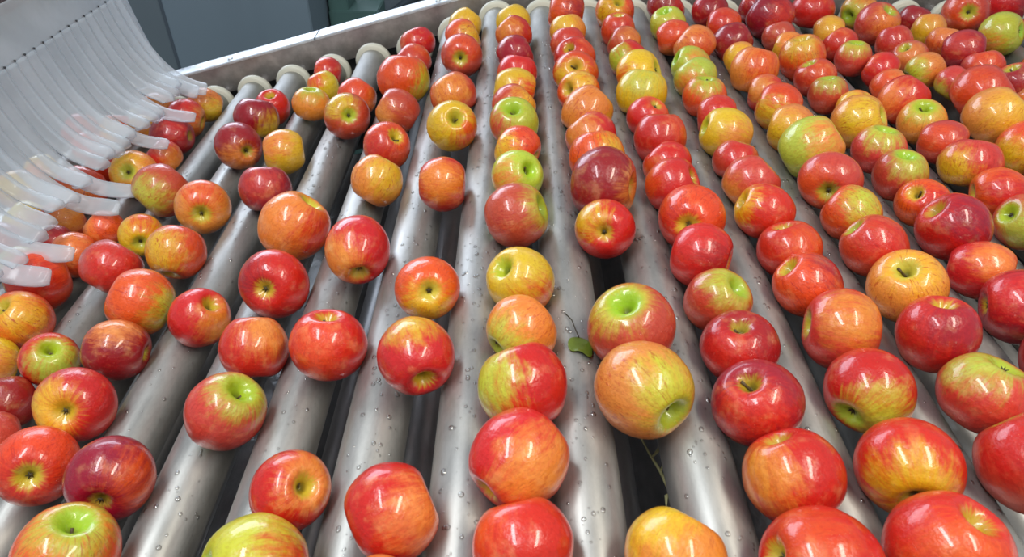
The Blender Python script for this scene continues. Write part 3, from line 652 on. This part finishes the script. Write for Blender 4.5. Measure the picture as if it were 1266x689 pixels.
STRK = {'R': .15, 'r': .35, 'P': .60, 'O': .70, 'o': .55, 'Y': .28, 'G': .16}
rank = {}
for rw in sorted(set(a[0] for a in APPLES)):
    for k, (y, i) in enumerate(sorted((a[2], i) for i, a in enumerate(APPLES) if a[0] == rw)): rank[i] = k
rr_ = random.Random(5)
for i, (row, x, y, z, r, kind, a0, a1, a2, mc, pc, p0, p1, p2, plainc, roll, var, psz) in enumerate(APPLES):
    ax = Vector((a0, a1, a2)).normalized()
    if kind in 'Cn': ax = -ax
    q = ax.to_track_quat('Z', 'Y') @ Matrix.Rotation(roll, 3, 'Z').to_quaternion()
    me = AM[var]
    o = bpy.data.objects.new('apple', me); COL.objects.link(o)
    o.location = (x, y, z); o.rotation_mode = 'QUATERNION'; o.rotation_quaternion = q; o.scale = (r, r, r)
    jit = lambda c: tuple(max(0, min(255, v + rr_.uniform(-9, 9))) for v in c)
    o['skin_main'] = list(lin(jit(PAL[mc]))); o['skin_patch'] = list(lin(jit(PAL[pc])))
    o['skin_patch_dir'] = list(q.inverted() @ Vector((p0, p1, p2)))
    o['skin_patch_size'] = .26 if plainc else psz
    o['skin_streak'] = STRK[mc] * rr_.uniform(.6, 1.4)
    o['skin_seed'] = rr_.uniform(0, 10)
    hol = {'R': (170, 150, 40), 'r': (196, 168, 44), 'P': (180, 186, 54), 'O': (204, 178, 52), 'o': (196, 190, 60), 'Y': (180, 186, 50), 'G': (162, 190, 44)}[mc]
    if 'G' in (mc, pc): hol = (160, 190, 40)
    o['skin_hollow'] = list(lin(jit(hol)))
    o['skin_hollow_size'] = {'R': .30, 'r': .36, 'P': .44, 'O': .42, 'o': .46, 'Y': .45, 'G': .5}[mc] + (.12 if pc == 'G' and kind in 'SC' else 0)
    side = 'left' if row <= 5 else 'right'; nrow = 6 - row if row <= 5 else row - 5
    feat = ''
    if not plainc: feat = ' with %s cheek' % NAME[pc]
    elif kind == 'S': feat = ' showing its stem hollow'
    tag(o, '%s apple%s, %s from front in %s row %s of leaf' % (NAME[mc], feat, ORD[rank[i]], ORD[nrow - 1], side), 'apple', 'apples riding on the rollers')
    if kind in 'SN': link('stem', SM[i % 3], None, o)
    if kind == 'C': link('calyx', CM, None, o)

# ------------------------------------------------------------------ strip curtain
cu = empty('strip_curtain', (-.76, 1.0, 1.054))
tag(cu, 'clear plastic strip curtain with curved fingers resting on the apples', 'curtain')
CO = cu.location
def zc(h): return 1.378 - h
def ribbon(name, path, ylo, yhi, thick, tipr=0., mat=M_PLASTIC, twist=0.):
    """path = [(x, z)] swept; width from ylo to yhi (each may be a function of t)"""
    pts = catmull(path, 5); n = len(pts); bm = bmesh.new(); ringsv = []; m = 5
    for k, (x, z) in enumerate(pts):
        t = k / (n - 1)
        a = Vector(pts[max(k-1, 0)]); b = Vector(pts[min(k+1, n-1)]); d = (b - a).normalized(); nrm = Vector((-d.y, d.x))
        lo, hi = ylo(t), yhi(t)
        ring = []
        for s in (1, -1):
            for j in range(m):
                u = j / (m - 1) if s == 1 else 1 - j / (m - 1)
                bow = twist * (u - .5) * math.sqrt(t)
                e = nrm * (s * thick / 2 + bow)
                ring.append(bm.verts.new((x + e.x - CO.x, lo + (hi - lo) * u - CO.y, z + e.y - CO.z)))
        ringsv.append(ring)
    L = 2 * m
    for a, b in zip(ringsv, ringsv[1:]):
        for i in range(L): bm.faces.new((a[i], a[(i+1) % L], b[(i+1) % L], b[i]))
    for ring in (ringsv[0], ringsv[-1]):
        for j in range(m - 1): bm.faces.new((ring[j], ring[j+1], ring[L-2-j], ring[L-1-j]))
    bmesh.ops.recalc_face_normals(bm, faces=bm.faces[:])
    return link(name, bm_mesh(name, bm), mat, cu)
YA, YB, PW = .60, 1.372, .0266
sheet = ribbon('sheet', [(-.772, zc(.318)), (-.765, zc(.34)), (-.758, zc(.365)), (-.752, zc(.388))], lambda t: YA, lambda t: YB, .0025)
rnd = random.Random(21)
NF = int((YB - YA) / PW)
hole_plug = bm_mesh('slit_hole_plug', (lambda b: (bmesh.ops.create_cone(b, cap_ends=True, segments=10, radius1=.0017, radius2=.0017, depth=.005), b)[1])(bmesh.new()))
hole_plug.materials.append(M_HOLE_DARK)
for k in range(NF):
    y = YA + PW * (k + .5)
    long_ = any(abs(y - q) < PW * .55 for q in (.72, .78, .90, .95, 1.13, 1.22, 1.345))
    tip = -.607 + rnd.uniform(-.008, .008) if long_ else -.662 + rnd.uniform(-.02, .012)
    if y > 1.3: tip -= .022
    dh = rnd.uniform(-.002, .006) if long_ else rnd.uniform(-.022, -.006)
    path = [(-.752, zc(.388)), (-.743, zc(.432)), (-.726, zc(.484 + dh * .3)), (-.698, zc(.530 + dh * .7)), (-.658, zc(.558 + dh)), (tip, zc(.566 + dh))]
    w = PW * (.455 if not long_ else .50)
    sh = rnd.uniform(-.010, .006)
    def ed(sgn, w=w, y=y, sh=sh):
        def f(t):
            ww = w * (1 - .06 * t)
            if t > .88: ww *= math.sqrt(max(.0, 1 - ((t - .88) / .12) ** 2 * .75))
            return y + sh * t * t + sgn * ww
        return f
    ribbon('finger', path, ed(-1), ed(1), .0034, twist=rnd.uniform(.006, .015))
    if k:
        e = link('slit_hole_plug', hole_plug, None, cu, (-.752 - CO.x, YA + PW * k - CO.y, zc(.386) - CO.z)); e.rotation_euler = (0, math.pi / 2, 0)  # dark plug added in place of an open hole
last = ribbon('end_strip', [(-.768, zc(.318)), (-.760, zc(.40)), (-.748, zc(.47)), (-.734, zc(.525)), (-.720, zc(.557))], lambda t: 1.374, lambda t: 1.41 - .012 * max(0, t - .8) * 5, .0025)
bm = bmesh.new(); box_bm(bm, (-.795 - CO.x, .50 - CO.y, zc(.335) - CO.z), (-.775 - CO.x, 1.42 - CO.y, zc(.30) - CO.z))
link('hanger_bar', bm_mesh('hanger_bar', bm, False), M_BROWN, cu)
for y in (.55, 1.36):
    bm = bmesh.new(); tube_bm(bm, [(-.785 - CO.x, y - CO.y, zc(.302) - CO.z), (-.785 - CO.x, y - CO.y, 2.9 - CO.z)], [.006, .006], 10)
    link('hanger_rod', bm_mesh('hanger_rod', bm), M_BROWN, cu)

# ------------------------------------------------------------------ leaf, twig, water drops
lf = empty('leaf', (.0609, .474, .929))
tag(lf, 'small curled green leaf lying on the roller between apple rows', 'leaf')
bm = bmesh.new(); cx, cz = ROLLERS[IL]; rows_ = []
out = [(0, .0095), (.0045, .0085), (.0085, .0040), (.0098, -.001), (.0090, -.0075), (.0060, -.0125), (.0030, -.0095), (-.001, -.0062), (-.0055, -.0062), (-.0085, -.0025), (-.0088, .0025), (-.0065, .0068), (-.003, .009)]
def on_roller(u, v, lift):
    x = .0609 + u * 1.3 - .0005; y = .474 + v * 1.35
    return Vector((x - .0609, y - .474, cz + math.sqrt(max(1e-8, (RR + lift) ** 2 - (x - cx) ** 2)) - .929))
for lay in (0, 1):
    c = bm.verts.new(on_roller(0, 0, .0018 + .0006 * lay))
    inner = [bm.verts.new(on_roller(u * .55, v * .55, .0022 + .0006 * lay)) for u, v in out]
    outer = [bm.verts.new(on_roller(u, v, .0014 + .0030 * (math.sin(3 * math.atan2(v, u)) > .2) + .0006 * lay)) for u, v in out]
    n = len(out)
    for i in range(n):
        j = (i + 1) % n
        fs = [(c, inner[j], inner[i]), (inner[i], inner[j], outer[j], outer[i])]
        for f in fs: bm.faces.new(f if lay else f[::-1])
    rows_.append(outer)
for i in range(n):
    j = (i + 1) % n; bm.faces.new((rows_[0][i], rows_[0][j], rows_[1][j], rows_[1][i]))
bmesh.ops.recalc_face_normals(bm, faces=bm.faces[:])
bl = link('blade', bm_mesh('leaf_blade', bm), M_LEAF, lf)
sd = bl.modifiers.new('soft', 'SUBSURF'); sd.levels = 2; sd.render_levels = 2
bm = bmesh.new()
tube_bm(bm, [on_roller(0, .008, .003), on_roller(-.0022, .016, .004), on_roller(-.004, .026, .0035), on_roller(-.0085, .036, .0012)], [.0006, .0005, .0005, .0006], 6)
link('petiole', bm_mesh('leaf_petiole', bm), M_PET, lf)

tw = empty('grass_sprig', (.125, .39, .836))
tag(tw, 'dry grass sprig caught in the gap right of the leaf roller', 'sprig')
TWO = tw.location
def twig(name, pts, rad):
    bm = bmesh.new(); tube_bm(bm, [Vector(p) - TWO for p in pts], rad, 6); return link(name, bm_mesh(name, bm), M_TWIG, tw)
twig('stalk', [(.116, .43, .862), (.124, .408, .858), (.1315, .390, .856), (.1355, .372, .856), (.137, .352, .856)], [.0008, .0012, .0016, .0017, .0012])
for p in ([(.1255, .404, .858), (.132, .408, .864), (.1345, .418, .866)], [(.1315, .390, .857), (.1375, .398, .864), (.138, .412, .868)],
          [(.1345, .376, .857), (.139, .384, .864), (.141, .398, .866)], [(.136, .366, .857), (.131, .360, .862), (.129, .350, .862)], [(.1365, .360, .857), (.141, .364, .864), (.1425, .376, .866)]):
    twig('spikelet', p, [.0009, .0019, .0005])

# water drops beaded on the tubes: nobody could count them
rnd = random.Random(3)
base = []
for a in (0., .55, .85):
    base.append([(math.cos(2*math.pi*i/8) * math.sqrt(1 - a*a), math.sin(2*math.pi*i/8) * math.sqrt(1 - a*a), a) for i in range(8)])
for i, (x, z) in enumerate(ROLLERS):
    if x > .75 or x < -.75: continue
    bm = bmesh.new()
    for _ in range(300 if -.35 < x < .2 else 150):
        th = rnd.gauss(math.pi / 2 + (-.25 if x < -.05 else 0), .45); y = rnd.uniform(.22, 1.3)
        s = rnd.choice((.0007, .0009, .0011, .0015, .0022)) * rnd.uniform(.8, 1.2)
        nrm = Vector((math.cos(th), 0, math.sin(th))); t1 = Vector((0, 1, 0)); t2 = nrm.cross(t1)
        o = Vector((0, y, 0)) + nrm * (RR - .0001); st = rnd.uniform(.9, 1.5)
        rings = [[bm.verts.new(o + t1 * (p[0] * s * st) + t2 * (p[1] * s) + nrm * (p[2] * s * .62)) for p in ring] for ring in base]
        top = bm.verts.new(o + nrm * s * .62)
        for a, b in zip(rings, rings[1:]):
            for k in range(8): bm.faces.new((a[k], a[(k+1) % 8], b[(k+1) % 8], b[k]))
        for k in range(8): bm.faces.new((rings[-1][k], rings[-1][(k+1) % 8], top))
    bmesh.ops.recalc_face_normals(bm, faces=bm.faces[:])
    wd = link('water_drops', bm_mesh('water_drops', bm), M_WATER, ROLLER_OBJ[i])
    wd['kind'] = 'stuff'; wd['label'] = 'clear beaded water drops'
